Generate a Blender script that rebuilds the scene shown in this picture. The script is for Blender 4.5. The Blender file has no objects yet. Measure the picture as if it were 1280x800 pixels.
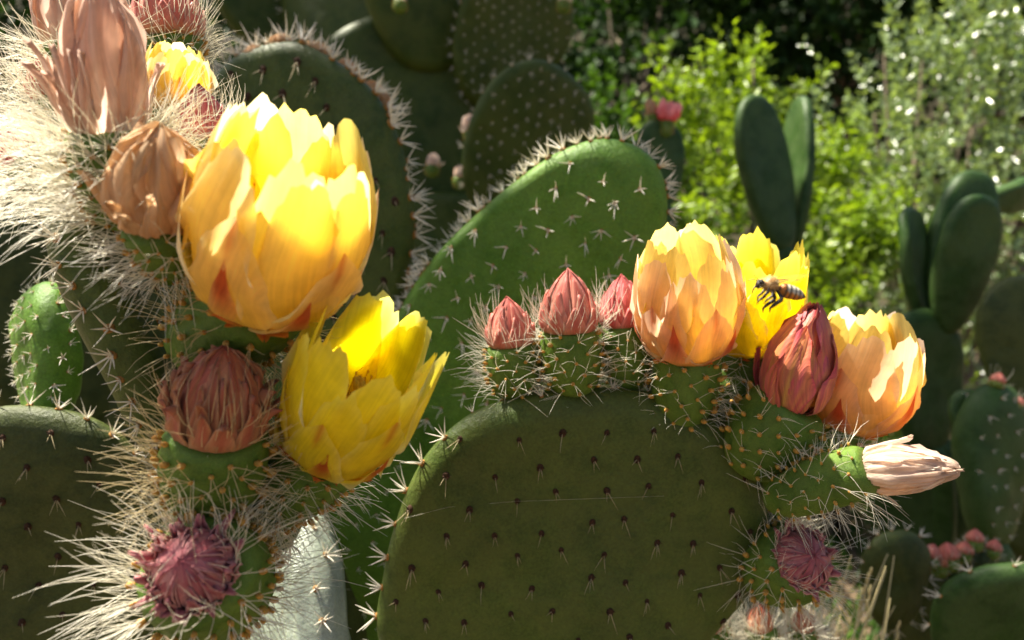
import bpy, math, random
import numpy as np
from mathutils import Vector, Matrix, noise as mnoise

R_ = math.radians
rng = random.Random(11)
nrg = np.random.default_rng(7)
scene = bpy.context.scene
col = scene.collection

# ------------------------------------------------------------------ camera, sky, sun, exposure
CAM = Vector((0.0, 0.0, 1.05))
PITCH = R_(10.0)
FPX = 1000.0                       # focal length in pixels of a 1280 px wide picture
cam_d = bpy.data.cameras.new('camera')
cam_d.sensor_width = 36.0
cam_d.lens = 36.0 * FPX / 1280.0
cam_d.clip_start = 0.02
cam_d.clip_end = 500.0
cam_d.dof.use_dof = True
cam_d.dof.focus_distance = 0.365
cam_d.dof.aperture_fstop = 8.6
cam_d.dof.aperture_blades = 0
cam = bpy.data.objects.new('camera', cam_d)
cam.location = CAM
cam.rotation_euler = (math.pi / 2 - PITCH, 0, 0)
col.objects.link(cam)
scene.camera = cam

TO_SUN = Vector((-0.42, 0.27, 0.87)).normalized()
SUN_EL = math.asin(TO_SUN.z)
SUN_AZ = math.atan2(TO_SUN.x, TO_SUN.y)          # clockwise from +Y
world = bpy.data.worlds.new('World')
scene.world = world
world.use_nodes = True
wn = world.node_tree
bg = wn.nodes['Background']
sky = wn.nodes.new('ShaderNodeTexSky')
sky.sky_type = 'NISHITA'
sky.sun_disc = False
sky.sun_elevation = SUN_EL
sky.sun_rotation = SUN_AZ
sky.dust_density = 3.0
wn.links.new(sky.outputs['Color'], bg.inputs['Color'])
bg.inputs['Strength'].default_value = 0.05
sun_d = bpy.data.lights.new('sun', 'SUN')
sun_d.energy = 5.0
sun_d.angle = R_(0.5)
sun_d.color = (1.0, 0.93, 0.80)
sun = bpy.data.objects.new('sun', sun_d)
sun.rotation_euler = (-TO_SUN).to_track_quat('-Z', 'Y').to_euler()
sun.location = (0, 0, 6)
col.objects.link(sun)
scene.view_settings.view_transform = 'Standard'
scene.view_settings.look = 'None'
scene.view_settings.exposure = 1.72
scene.view_settings.gamma = 1.0
scene.render.engine = 'CYCLES'
scene.cycles.use_denoising = True
scene.cycles.max_bounces = 8
scene.cycles.transparent_max_bounces = 8
scene.cycles.sample_clamp_indirect = 4.0

RIGHT = Vector((1, 0, 0))
FWD = Vector((0, math.cos(PITCH), -math.sin(PITCH)))
UP = Vector((0, math.sin(PITCH), math.cos(PITCH)))

def P(px, py, d):
    """A picture point at a depth of d metres, as a point of the place."""
    return CAM + d * (FWD + RIGHT * ((px - 640) / FPX) + UP * ((400 - py) / FPX))

def cdir(r, u, t):
    """Direction from right, up and towards-the-camera amounts."""
    return (RIGHT * r + UP * u - FWD * t).normalized()

# ------------------------------------------------------------------ colour and material helpers
def lin(h):
    h = h.lstrip('#')
    out = []
    for i in (0, 2, 4):
        c = int(h[i:i + 2], 16) / 255.0
        out.append(c / 12.92 if c <= 0.04045 else ((c + 0.055) / 1.055) ** 2.4)
    return np.array(out)

def mixc(a, b, t):
    return a * (1 - t) + b * t

class NT:
    def __init__(self, name):
        self.m = bpy.data.materials.new(name)
        self.m.use_nodes = True
        self.t = self.m.node_tree
        self.t.nodes.clear()
        self.out = self.t.nodes.new('ShaderNodeOutputMaterial')
    def n(self, kind, **kw):
        nd = self.t.nodes.new(kind)
        for k, v in kw.items():
            if k.startswith('i_'):
                nd.inputs[k[2:].replace('_', ' ')].default_value = v
            else:
                setattr(nd, k, v)
        return nd
    def l(self, a, b):
        self.t.links.new(a, b)
    def noise(self, scale, detail=3.0, rough=0.55, coord=None):
        nd = self.n('ShaderNodeTexNoise')
        nd.inputs['Scale'].default_value = scale
        nd.inputs['Detail'].default_value = detail
        nd.inputs['Roughness'].default_value = rough
        if coord is not None:
            self.l(coord, nd.inputs['Vector'])
        return nd.outputs['Fac']
    def ramp(self, fac, stops):
        nd = self.n('ShaderNodeValToRGB')
        el = nd.color_ramp.elements
        while len(el) < len(stops):
            el.new(0.5)
        for e, (p, c) in zip(el, stops):
            e.position = p
            e.color = (float(c[0]), float(c[1]), float(c[2]), 1)
        self.l(fac, nd.inputs['Fac'])
        return nd.outputs['Color']
    def mul(self, c, fac_lo, fac_hi, fac):
        mr = self.n('ShaderNodeMapRange')
        mr.inputs['To Min'].default_value = fac_lo
        mr.inputs['To Max'].default_value = fac_hi
        mr.inputs['From Min'].default_value = 0.3
        mr.inputs['From Max'].default_value = 0.7
        self.l(fac, mr.inputs['Value'])
        v = self.n('ShaderNodeVectorMath', operation='SCALE')
        self.l(c, v.inputs[0])
        self.l(mr.outputs['Result'], v.inputs['Scale'])
        return v.outputs['Vector']

def mat_pad(name, dark, light, scale=45, rough=0.42, sss=0.14, bump=0.4, patch='#76783c', spec=.2):
    k = NT(name)
    tc = k.n('ShaderNodeTexCoord').outputs['Object']
    big = k.noise(scale * 0.35, 4, 0.6, tc)
    c = k.ramp(big, [(0.3, lin(dark)), (0.72, lin(light))])
    fine = k.noise(scale * 14, 3, 0.7, tc)
    c = k.mul(c, 0.72, 1.25, fine)
    c = k.mul(c, 0.88, 1.12, k.noise(scale * 2.2, 5, .7, tc))
    # corky or dusty patches with a shape of their own
    pm = k.noise(scale * 0.9, 5, 0.7, tc)
    pr = k.n('ShaderNodeMapRange')
    pr.inputs['From Min'].default_value = 0.60
    pr.inputs['From Max'].default_value = 0.46
    pr.inputs['To Max'].default_value = 0.16
    k.l(pm, pr.inputs['Value'])
    mx = k.n('ShaderNodeMix', data_type='RGBA')
    k.l(pr.outputs['Result'], mx.inputs['Factor'])
    k.l(c, mx.inputs['A'])
    pc = lin(patch)
    mx.inputs['B'].default_value = (pc[0], pc[1], pc[2], 1)
    b = k.n('ShaderNodeBsdfPrincipled')
    k.l(mx.outputs['Result'], b.inputs['Base Color'])
    rr = k.n('ShaderNodeMapRange')
    rr.inputs['To Min'].default_value = rough - 0.1
    rr.inputs['To Max'].default_value = rough + 0.15
    k.l(big, rr.inputs['Value'])
    k.l(rr.outputs['Result'], b.inputs['Roughness'])
    b.inputs['Specular IOR Level'].default_value = spec
    b.inputs['Subsurface Weight'].default_value = sss
    b.inputs['Subsurface Radius'].default_value = (0.6, 1.0, 0.2)
    b.inputs['Subsurface Scale'].default_value = 0.008
    bp = k.n('ShaderNodeBump')
    bp.inputs['Strength'].default_value = bump
    bp.inputs['Distance'].default_value = 0.004
    k.l(k.noise(scale * 3.2, 6, 0.7, tc), bp.inputs['Height'])
    k.l(bp.outputs['Normal'], b.inputs['Normal'])
    k.l(b.outputs['BSDF'], k.out.inputs['Surface'])
    return k.m

def mat_simple(name, color, rough=0.6, var=0.25, scale=300, sss=0.0, transl=0.0, spec=0.4, bump=0.0):
    k = NT(name)
    tc = k.n('ShaderNodeTexCoord').outputs['Object']
    c0 = lin(color)
    nf = k.noise(scale, 3, 0.6, tc)
    c = k.ramp(nf, [(0.3, c0 * (1 - var)), (0.7, np.minimum(c0 * (1 + var), 1))])
    b = k.n('ShaderNodeBsdfPrincipled')
    k.l(c, b.inputs['Base Color'])
    b.inputs['Roughness'].default_value = rough
    b.inputs['Specular IOR Level'].default_value = spec
    if sss:
        b.inputs['Subsurface Weight'].default_value = sss
        b.inputs['Subsurface Scale'].default_value = 0.004
    if bump:
        bp = k.n('ShaderNodeBump')
        bp.inputs['Strength'].default_value = bump
        bp.inputs['Distance'].default_value = 0.01
        k.l(nf, bp.inputs['Height'])
        k.l(bp.outputs['Normal'], b.inputs['Normal'])
    o = b.outputs['BSDF']
    if transl:
        t = k.n('ShaderNodeBsdfTranslucent')
        k.l(c, t.inputs['Color'])
        ms = k.n('ShaderNodeMixShader')
        ms.inputs['Fac'].default_value = transl
        k.l(o, ms.inputs[1]); k.l(t.outputs['BSDF'], ms.inputs[2])
        o = ms.outputs['Shader']
    k.l(o, k.out.inputs['Surface'])
    return k.m

def mat_petal(name, transl=0.5, rough=0.5, streak=0.22, bump=0.35):
    """Petal tissue: colour from the petal's own colour layer, fine veins along its length, light passing through."""
    k = NT(name)
    at = k.n('ShaderNodeAttribute', attribute_name='tint')
    uv = k.n('ShaderNodeUVMap', uv_map='leaf')
    mp = k.n('ShaderNodeMapping')
    mp.inputs['Scale'].default_value = (26, 2.2, 1)
    k.l(uv.outputs['UV'], mp.inputs['Vector'])
    vein = k.noise(1.0, 4, 0.6, mp.outputs['Vector'])
    tc = k.n('ShaderNodeTexCoord').outputs['Object']
    blot = k.noise(120, 3, 0.6, tc)
    c = k.mul(at.outputs['Color'], 1 - streak, 1 + streak * 0.6, vein)
    c = k.mul(c, 0.88, 1.1, blot)
    b = k.n('ShaderNodeBsdfPrincipled')
    k.l(c, b.inputs['Base Color'])
    b.inputs['Roughness'].default_value = rough
    b.inputs['Specular IOR Level'].default_value = 0.3
    b.inputs['Sheen Weight'].default_value = 0.12
    bp = k.n('ShaderNodeBump')
    bp.inputs['Strength'].default_value = bump
    bp.inputs['Distance'].default_value = 0.0008
    k.l(vein, bp.inputs['Height'])
    k.l(bp.outputs['Normal'], b.inputs['Normal'])
    t = k.n('ShaderNodeBsdfTranslucent')
    gm = k.n('ShaderNodeGamma')
    gm.inputs['Gamma'].default_value = 0.74
    k.l(c, gm.inputs['Color'])
    k.l(gm.outputs['Color'], t.inputs['Color'])
    ms = k.n('ShaderNodeMixShader')
    ms.inputs['Fac'].default_value = transl
    k.l(b.outputs['BSDF'], ms.inputs[1]); k.l(t.outputs['BSDF'], ms.inputs[2])
    k.l(ms.outputs['Shader'], k.out.inputs['Surface'])
    return k.m

def mat_leaf(name, c1, c2, transl=0.45, rough=0.35, spec=0.5):
    k = NT(name)
    at = k.n('ShaderNodeAttribute', attribute_name='tint')
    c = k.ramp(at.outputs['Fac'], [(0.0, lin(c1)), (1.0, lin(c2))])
    b = k.n('ShaderNodeBsdfPrincipled')
    k.l(c, b.inputs['Base Color'])
    b.inputs['Roughness'].default_value = rough
    b.inputs['Specular IOR Level'].default_value = spec
    t = k.n('ShaderNodeBsdfTranslucent')
    v = k.n('ShaderNodeMix', data_type='RGBA', blend_type='MULTIPLY')
    v.inputs['Factor'].default_value = 1.0
    v.inputs['B'].default_value = (1.25, 1.25, 0.45, 1)
    k.l(c, v.inputs['A'])
    k.l(v.outputs['Result'], t.inputs['Color'])
    ms = k.n('ShaderNodeMixShader')
    ms.inputs['Fac'].default_value = transl
    k.l(b.outputs['BSDF'], ms.inputs[1]); k.l(t.outputs['BSDF'], ms.inputs[2])
    k.l(ms.outputs['Shader'], k.out.inputs['Surface'])
    return k.m

M = {}
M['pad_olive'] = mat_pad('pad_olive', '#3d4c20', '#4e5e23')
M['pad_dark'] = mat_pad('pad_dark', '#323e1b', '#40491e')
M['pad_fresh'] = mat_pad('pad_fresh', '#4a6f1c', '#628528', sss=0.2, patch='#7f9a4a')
M['pad_back_shaded'] = mat_pad('pad_back_shaded', '#2f4012', '#3f5018', scale=35)  # shade on the back pads is put into this darker green
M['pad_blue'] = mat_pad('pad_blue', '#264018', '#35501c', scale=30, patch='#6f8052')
M['pad_glare'] = mat_pad('pad_glare', '#868f7e', '#a4ac98', scale=60, rough=0.3, patch='#8a8f80', spec=.6)  # pale tone paints the sun glare on a green stem pad
M['ovary'] = mat_pad('ovary', '#456020', '#617f2c', scale=110, sss=0.25, rough=0.4, patch='#8a9a4a')
M['felt'] = mat_simple('felt', '#3c2614', 0.95, 0.4, 900)
M['felt_tan'] = mat_simple('felt_tan', '#9a6f36', 0.9, 0.35, 900)
M['knob'] = mat_simple('knob', '#b58b3c', 0.7, 0.3, 700, sss=0.2)
M['spine'] = mat_simple('spine', '#f6efdc', 0.45, 0.08, 500, transl=0.25)
M['spine_shaded'] = mat_simple('spine_shaded', '#b5a67e', 0.5, 0.2, 500, transl=0.25)  # darker copy of the spine colour, painting in the shade on pad faces
M['hair'] = mat_simple('hair', '#faf5e4', 0.4, 0.06, 500, transl=0.45)
M['hair_tan'] = mat_simple('hair_tan', '#eedcae', 0.5, 0.2, 500, transl=0.35)
M['petal'] = mat_petal('petal', transl=.74, streak=.16)
M['withered'] = mat_petal('withered', transl=0.55, rough=0.7, streak=0.16, bump=0.5)
M['bud_scale'] = mat_petal('bud_scale', transl=0.15, rough=0.45, streak=0.3, bump=0.6)
M['stamen'] = mat_simple('stamen', '#f2c838', 0.5, 0.15, 600, transl=0.4)
M['bark'] = mat_simple('bark', '#6b5f4c', 0.9, 0.4, 14, bump=0.8)

# ------------------------------------------------------------------ object helpers
WORLD = {}

def link(o, parent=None, mw=None):
    mw = mw or Matrix.Identity(4)
    col.objects.link(o)
    if parent is not None:
        o.parent = parent
        o.matrix_parent_inverse = WORLD[parent.name].inverted()
    o.matrix_basis = mw
    WORLD[o.name] = mw
    return o

def thing(name, label, cat, loc, group=None):
    o = bpy.data.objects.new(name, None)
    o.empty_display_size = 0.05
    link(o, None, Matrix.Translation(loc))
    o['label'] = label
    o['category'] = cat
    if group:
        o['group'] = group
    return o

def empty(name, parent, loc, label=None):
    o = bpy.data.objects.new(name, None)
    o.empty_display_size = 0.02
    link(o, parent, Matrix.Translation(loc))
    if label:
        o['label'] = label
    return o

def smooth(me):
    me.polygons.foreach_set('use_smooth', [True] * len(me.polygons))

def mesh_obj(name, v, f, mat, parent=None, mi=None, sm=True, label=None, kind=None):
    me = bpy.data.meshes.new(name)
    me.from_pydata([tuple(p) for p in v], [], f)
    for m_ in (mat if isinstance(mat, (list, tuple)) else [mat]):
        me.materials.append(m_)
    if mi is not None:
        me.polygons.foreach_set('material_index', mi)
    if sm:
        smooth(me)
    me.update()
    o = bpy.data.objects.new(name, me)
    link(o, parent)
    if label:
        o['label'] = label
    if kind:
        o['kind'] = kind
    return o

class MB:
    """Collects shapes for one mesh."""
    def __init__(self):
        self.v, self.f, self.mi = [], [], []
    def tube(self, pts, rad, sides=4, mi=0, cap=True):
        pts = [Vector(p) for p in pts]
        n = len(pts)
        base = len(self.v)
        ref = None
        for i, p in enumerate(pts):
            d = (pts[min(i + 1, n - 1)] - pts[max(i - 1, 0)])
            if d.length < 1e-9:
                d = Vector((0, 0, 1))
            d.normalize()
            if ref is None:
                ref = d.orthogonal().normalized()
            a = (ref - d * ref.dot(d))
            if a.length < 1e-6:
                a = d.orthogonal()
            a.normalize()
            ref = a
            b = d.cross(a)
            r = rad[i] if isinstance(rad, (list, tuple)) else rad
            for k in range(sides):
                t = 2 * math.pi * k / sides
                self.v.append(p + (a * math.cos(t) + b * math.sin(t)) * r)
        for i in range(n - 1):
            for k in range(sides):
                k2 = (k + 1) % sides
                self.f.append((base + i * sides + k, base + i * sides + k2, base + (i + 1) * sides + k2, base + (i + 1) * sides + k))
                self.mi.append(mi)
        if cap:
            self.f.append(tuple(base + k for k in range(sides))[::-1]); self.mi.append(mi)
            self.f.append(tuple(base + (n - 1) * sides + k for k in range(sides))); self.mi.append(mi)
    def ball(self, c, ax, mi=0, seg=8, rings=5, rot=None):
        base = len(self.v)
        c = Vector(c)
        def put(x, y, z):
            q = Vector((x * ax[0], y * ax[1], z * ax[2]))
            if rot is not None:
                q = rot @ q
            self.v.append(c + q)
        put(0, 0, 1)
        for i in range(1, rings):
            t = math.pi * i / rings
            for k in range(seg):
                s = 2 * math.pi * k / seg
                put(math.sin(t) * math.cos(s), math.sin(t) * math.sin(s), math.cos(t))
        put(0, 0, -1)
        last = len(self.v) - 1
        for k in range(seg):
            k2 = (k + 1) % seg
            self.f.append((base, base + 1 + k, base + 1 + k2)); self.mi.append(mi)
            self.f.append((last, base + 1 + (rings - 2) * seg + k2, base + 1 + (rings - 2) * seg + k)); self.mi.append(mi)
            for i in range(rings - 2):
                a = base + 1 + i * seg
                self.f.append((a + k, a + seg + k, a + seg + k2, a + k2)); self.mi.append(mi)
    def build(self, name, mat, parent=None, **kw):
        return mesh_obj(name, self.v, self.f, mat, parent, self.mi, **kw)

def fnoise(x, y, z):
    return mnoise.noise(Vector((x, y, z)))

# ------------------------------------------------------------------ spine clusters (one mesh per kind, shared by all copies)
def spine_mesh(name, n, lo, hi, spread, droop, felt_r, rad, felt='felt', spine='spine'):
    b = MB()
    b.ball((0, 0, 0.0), (felt_r * .8, felt_r * 1.0, felt_r * 0.35), 0, 8, 4)
    for i in range(9):
        a = rng.uniform(0, 6.28); q_ = felt_r * rng.uniform(.2, .85)
        b.tube([(math.cos(a) * q_ * .7, math.sin(a) * q_ * .7, 0), (math.cos(a) * q_ * 1.2, math.sin(a) * q_ * 1.2 + felt_r * .1, felt_r * rng.uniform(.4, .9))], [felt_r * .16, felt_r * .04], 4, 0, cap=False)
    for i in range(n):
        a = 2 * math.pi * (i + rng.uniform(-.35, .35)) / n
        tl = spread * rng.uniform(0.45, 1.0)
        d = Vector((math.sin(tl) * math.cos(a), math.sin(tl) * math.sin(a) - droop * rng.uniform(.6, 1.2), math.cos(tl))).normalized()
        L = rng.uniform(lo, hi)
        bend = Vector((rng.uniform(-.1, .1), -0.06, rng.uniform(-.05, .05))) * L
        b.tube([d * felt_r * .3, d * L * .55 + bend * .3, d * L + bend], [rad, rad * .8, rad * .12], 4, 1, cap=False)
    me = bpy.data.meshes.new(name)
    me.from_pydata([tuple(p) for p in b.v], [], b.f)
    me.materials.append(M[felt]); me.materials.append(M[spine])
    me.polygons.foreach_set('material_index', b.mi)
    smooth(me)
    me.update()
    return me

FACE = [spine_mesh('face_spines', rng.choice((1, 2, 2, 3)), .005, .011, .85, rng.uniform(.9, 1.5), .0023, .00026, 'felt', 'spine_shaded') for _ in range(12)]
FACE_STAR = [spine_mesh('star_spines', rng.choice((3, 4, 5, 6)), .004, .011, 1.15, rng.uniform(.1, .7), .0015, .00036, 'felt_tan') for _ in range(14)]
RIM = [spine_mesh('rim_spines', rng.choice((5, 6, 7, 8)), .009, .018, .95, .0, .0028, .00048, 'felt_tan') for _ in range(7)]
RIM_SMALL = [spine_mesh('small_rim_spines', rng.choice((4, 5, 6)), .006, .012, .8, .0, .0016, .00038, 'felt_tan') for _ in range(5)]

def place(me, name, parent, pos, zaxis, yref, s=1.0, twist=0.0):
    z = zaxis.normalized()
    y = (yref - z * yref.dot(z))
    if y.length < 1e-5:
        y = z.orthogonal()
    y.normalize()
    x = y.cross(z)
    m3 = Matrix((x, y, z)).transposed() @ Matrix.Rotation(twist, 3, 'Z')
    mw = Matrix.Translation(pos) @ (m3 * s).to_4x4()
    o = bpy.data.objects.new(name, me)
    link(o, parent, mw)
    return o

# ------------------------------------------------------------------ cactus pads

def smooth_closed(pts, n):
    pts = np.array(pts, float)
    m_ = len(pts)
    out = []
    for i in range(m_):
        p0, p1, p2, p3 = pts[i - 1], pts[i], pts[(i + 1) % m_], pts[(i + 2) % m_]
        for t in np.linspace(0, 1, 12, endpoint=False):
            out.append(0.5 * ((2 * p1) + (-p0 + p2) * t + (2 * p0 - 5 * p1 + 4 * p2 - p3) * t * t + (-p0 + 3 * p1 - 3 * p2 + p3) * t ** 3))
    out = np.array(out)
    seg = np.linalg.norm(np.roll(out, -1, 0) - out, axis=1)
    s = np.concatenate([[0], np.cumsum(seg)])
    q = np.linspace(0, s[-1], n, endpoint=False)
    o2 = np.vstack([out, out[:1]])
    return np.stack([np.interp(q, s, o2[:, 0]), np.interp(q, s, o2[:, 1])], 1)

class Pad:
    """A flattened stem joint: outline in its own plane (metres), thickness, slight bend."""
    def __init__(self, parent, c, U, V, N, outline, thick, mat, seg=120, rings=12, seed=0, wob=0.0025, bump=0.0, name='pad', label=None, cup=0.0, rib=0.0):
        self.rb = rib
        self.c, self.U, self.V, self.N = c, U, V, N
        self.T, self.wob, self.seed, self.cup = thick, wob, seed, cup
        o = smooth_closed(outline, seg)
        self.cen = o.mean(0)
        self.o = o
        d = o - self.cen
        self.size = np.linalg.norm(d, axis=1).max()
        ang = np.arctan2(d[:, 1], d[:, 0])
        order = np.argsort(ang)
        self.ang = np.concatenate([ang[order] - 2 * math.pi, ang[order], ang[order] + 2 * math.pi])
        rr = np.linalg.norm(d, axis=1)[order]
        self.rad = np.concatenate([rr, rr, rr])
        verts, faces = [], []
        self.e = min(.45, 0.62 * thick / self.size)
        ne = max(4, rings // 2)
        ts = [1 - self.e * (1 - math.cos(math.pi / 2 * i / ne)) for i in range(ne + 1)]
        ts += [(1 - self.e) * (1 - (i + 1) / (rings - ne)) for i in range(rings - ne)]
        tt = [(t, self.hprof(t)) for t in ts]
        ns = seg
        rim = []
        for k in range(ns):
            rim.append(len(verts)); verts.append(self.pt(o[k][0], o[k][1], 0))
        for side in (1, -1):
            prev = rim
            for (t, h) in tt[1:-1]:
                cur = []
                for k in range(ns):
                    p = self.cen + t * (o[k] - self.cen)
                    cur.append(len(verts)); verts.append(self.pt(p[0], p[1], side * h))
                for k in range(ns):
                    k2 = (k + 1) % ns
                    q = (prev[k], prev[k2], cur[k2], cur[k])
                    faces.append(q if side == 1 else q[::-1])
                prev = cur
            top = len(verts)
            verts.append(self.pt(self.cen[0], self.cen[1], side))
            for k in range(ns):
                k2 = (k + 1) % ns
                q = (prev[k], prev[k2], top)
                faces.append(q if side == 1 else q[::-1])
        self.obj = mesh_obj(name, verts, faces, mat, parent, label=label)
    def pt(self, u, v, h):
        s = self.size
        w = self.wob * (fnoise(u / s * 1.3 + self.seed, v / s * 1.3, 3.1) * 1.5 + 0.35 * fnoise(u / s * 5 + self.seed, v / s * 5, 9.1))
        du, dv = (u - self.cen[0]) / s, (v - self.cen[1]) / s
        w += self.cup * (du * du + 0.4 * dv * dv)
        hh = h * self.T / 2 * (1 + 0.10 * fnoise(u / s * 4 + 7, v / s * 4 + self.seed, 1.0))
        if self.rb:
            hh += self.rb * h * math.cos(u / .0085 * 2 * math.pi + .6 * fnoise(v * 20, 1, 2))
        return self.c + self.U * u + self.V * v + self.N * (w + hh)
    def hprof(self, t):
        x = min(1.0, max(0.0, (1 - t) / self.e))
        return .82 * math.sqrt(max(0, 1 - (1 - x) ** 2)) + .18 * (1 - min(1, t) ** 2)
    def frac(self, u, v):
        d = np.array((u, v)) - self.cen
        r = math.hypot(d[0], d[1])
        return r / np.interp(math.atan2(d[1], d[0]), self.ang, self.rad)
    def surf(self, u, v, side=1):
        def q(a, b):
            t = min(self.frac(a, b), 0.999)
            return self.pt(a, b, side * self.hprof(t))
        e = 0.0015
        p = q(u, v)
        n = (q(u + e, v) - q(u - e, v)).cross(q(u, v + e) - q(u, v - e))
        n.normalize()
        if n.dot(self.N) * side < 0:
            n = -n
        return p, n
    def areoles(self, du, dv, meshes, s=1.0, side=1, tmax=0.93, skew=0.0, keep=None, jit=0.18):
        rng.seed(int(self.seed * 100) + 5)
        o = self.o
        u0, v0 = o.min(0); u1, v1 = o.max(0)
        r = 0
        v = v0
        while v < v1:
            u = u0 - du + (du / 2 if r % 2 else 0)
            while u < u1 + du:
                uu = u + rng.uniform(-jit, jit) * du
                vv = v + rng.uniform(-jit, jit) * dv + skew * (uu - self.cen[0])
                if self.frac(uu, vv) < tmax:
                    p, n = self.surf(uu, vv, side)
                    if keep is None or keep(p):
                        place(rng.choice(meshes), 'spine_cluster', self.obj, p, n, self.V, s * rng.uniform(.8, 1.2), rng.uniform(-.4, .4))
                u += du
            v += dv
            r += 1
    def rim(self, step, meshes, s=1.0, keep=None, rows=1):
        o = self.o
        n = len(o)
        seg = np.linalg.norm(np.roll(o, -1, 0) - o, axis=1)
        acc = 0.0
        i_ = 0
        for k in range(n):
            acc += seg[k]
            if acc >= step:
                acc = 0
                i_ += 1
                t = o[(k + 1) % n] - o[k - 1]
                nn = np.array((t[1], -t[0])); nn /= np.linalg.norm(nn)
                if np.dot(nn, o[k] - self.cen) < 0:
                    nn = -nn
                for rr in range(rows):
                    off = rng.uniform(-.55, .55) if rows == 1 else (rr - (rows - 1) / 2) * 0.8 + rng.uniform(-.2, .2)
                    q = self.cen + (o[k] - self.cen) * (1 - 0.35 * self.e * off * off)
                    tq = min(self.frac(q[0], q[1]), 1)
                    h = math.copysign(self.hprof(tq), off)
                    p = self.pt(q[0], q[1], h * .95)
                    d = (self.U * nn[0] + self.V * nn[1] + self.N * off * .7).normalized()
                    if keep is None or keep(p):
                        place(rng.choice(meshes), 'spine_cluster', self.obj, p, d, self.V, s * rng.uniform(.75, 1.25), rng.uniform(0, 6.28))

def traced_pad(parent, px, d, ncam, thick, mat, **kw):
    """Outline seen in the picture, laid on the pad's own plane at depth d facing ncam."""
    N = cdir(*ncam)
    c0 = np.mean(np.array(px, float), 0)
    c = P(c0[0], c0[1], d)
    V = (UP - N * UP.dot(N)).normalized()
    U = V.cross(N).normalized()
    out = []
    for x, y in px:
        dr = FWD + RIGHT * ((x - 640) / FPX) + UP * ((400 - y) / FPX)
        t = (c - CAM).dot(N) / dr.dot(N)
        q = CAM + dr * t - c
        out.append((q.dot(U), q.dot(V)))
    return Pad(parent, c, U, V, N, out, thick, mat, **kw)

def obovate(w, h, k=0.22, neck=0.16, n=28):
    out = []
    for i in range(n):
        t = 2 * math.pi * i / n
        v = 0.5 - 0.5 * math.cos(t)
        x = math.sin(t)
        x = math.copysign(abs(x) ** 0.85, x) * (1 - k + 2 * k * v) * 0.92
        if v < 0.12:
            x = math.copysign(max(abs(x), neck * (v / .12) ** .5), x)
        out.append((-x * w / 2, (v - 0.5) * h))
    return out

def axis_pad(parent, base, tip, width, turn, thick, mat, **kw):
    """Pad from its base point to its tip; turn = degrees its face is turned away from the camera about its length."""
    V = (tip - base)
    h = V.length
    V.normalize()
    c = (base + tip) / 2
    view = (CAM - c).normalized()
    N = (view - V * view.dot(V)).normalized()
    N = Matrix.Rotation(R_(turn), 3, V) @ N
    U = V.cross(N).normalized()
    return Pad(parent, c, U, V, N, obovate(width, h), thick, mat, **kw)

def down_to_ground(parent, pt, mat, width=0.2, n=2, drift=(0, 0.05)):
    """The lower joints that carry a plant, from a pad's base down to the soil."""
    top = Vector(pt)
    base = Vector(parent.location)
    for i in range(n):
        a = base.lerp(top, i / n)
        b = base.lerp(top, (i + 1) / n)
        ov = (b - a).normalized() * 0.02
        axis_pad(parent, a - ov, b + ov, width * (1 - .1 * i), rng.uniform(-40, 40), 0.035, mat, seg=48, rings=6, seed=rng.uniform(0, 50))

def root_at(pt, dx=0.0, dy=0.06):
    return Vector((pt.x + dx, pt.y + dy, 0.0))

# ------------------------------------------------------------------ ovary, bristles, petals
def frame(axis):
    a = axis.normalized()
    e1 = RIGHT - a * RIGHT.dot(a)
    if e1.length < 0.2:
        e1 = UP - a * UP.dot(a)
    e1.normalize()
    return a, e1, a.cross(e1)

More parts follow.
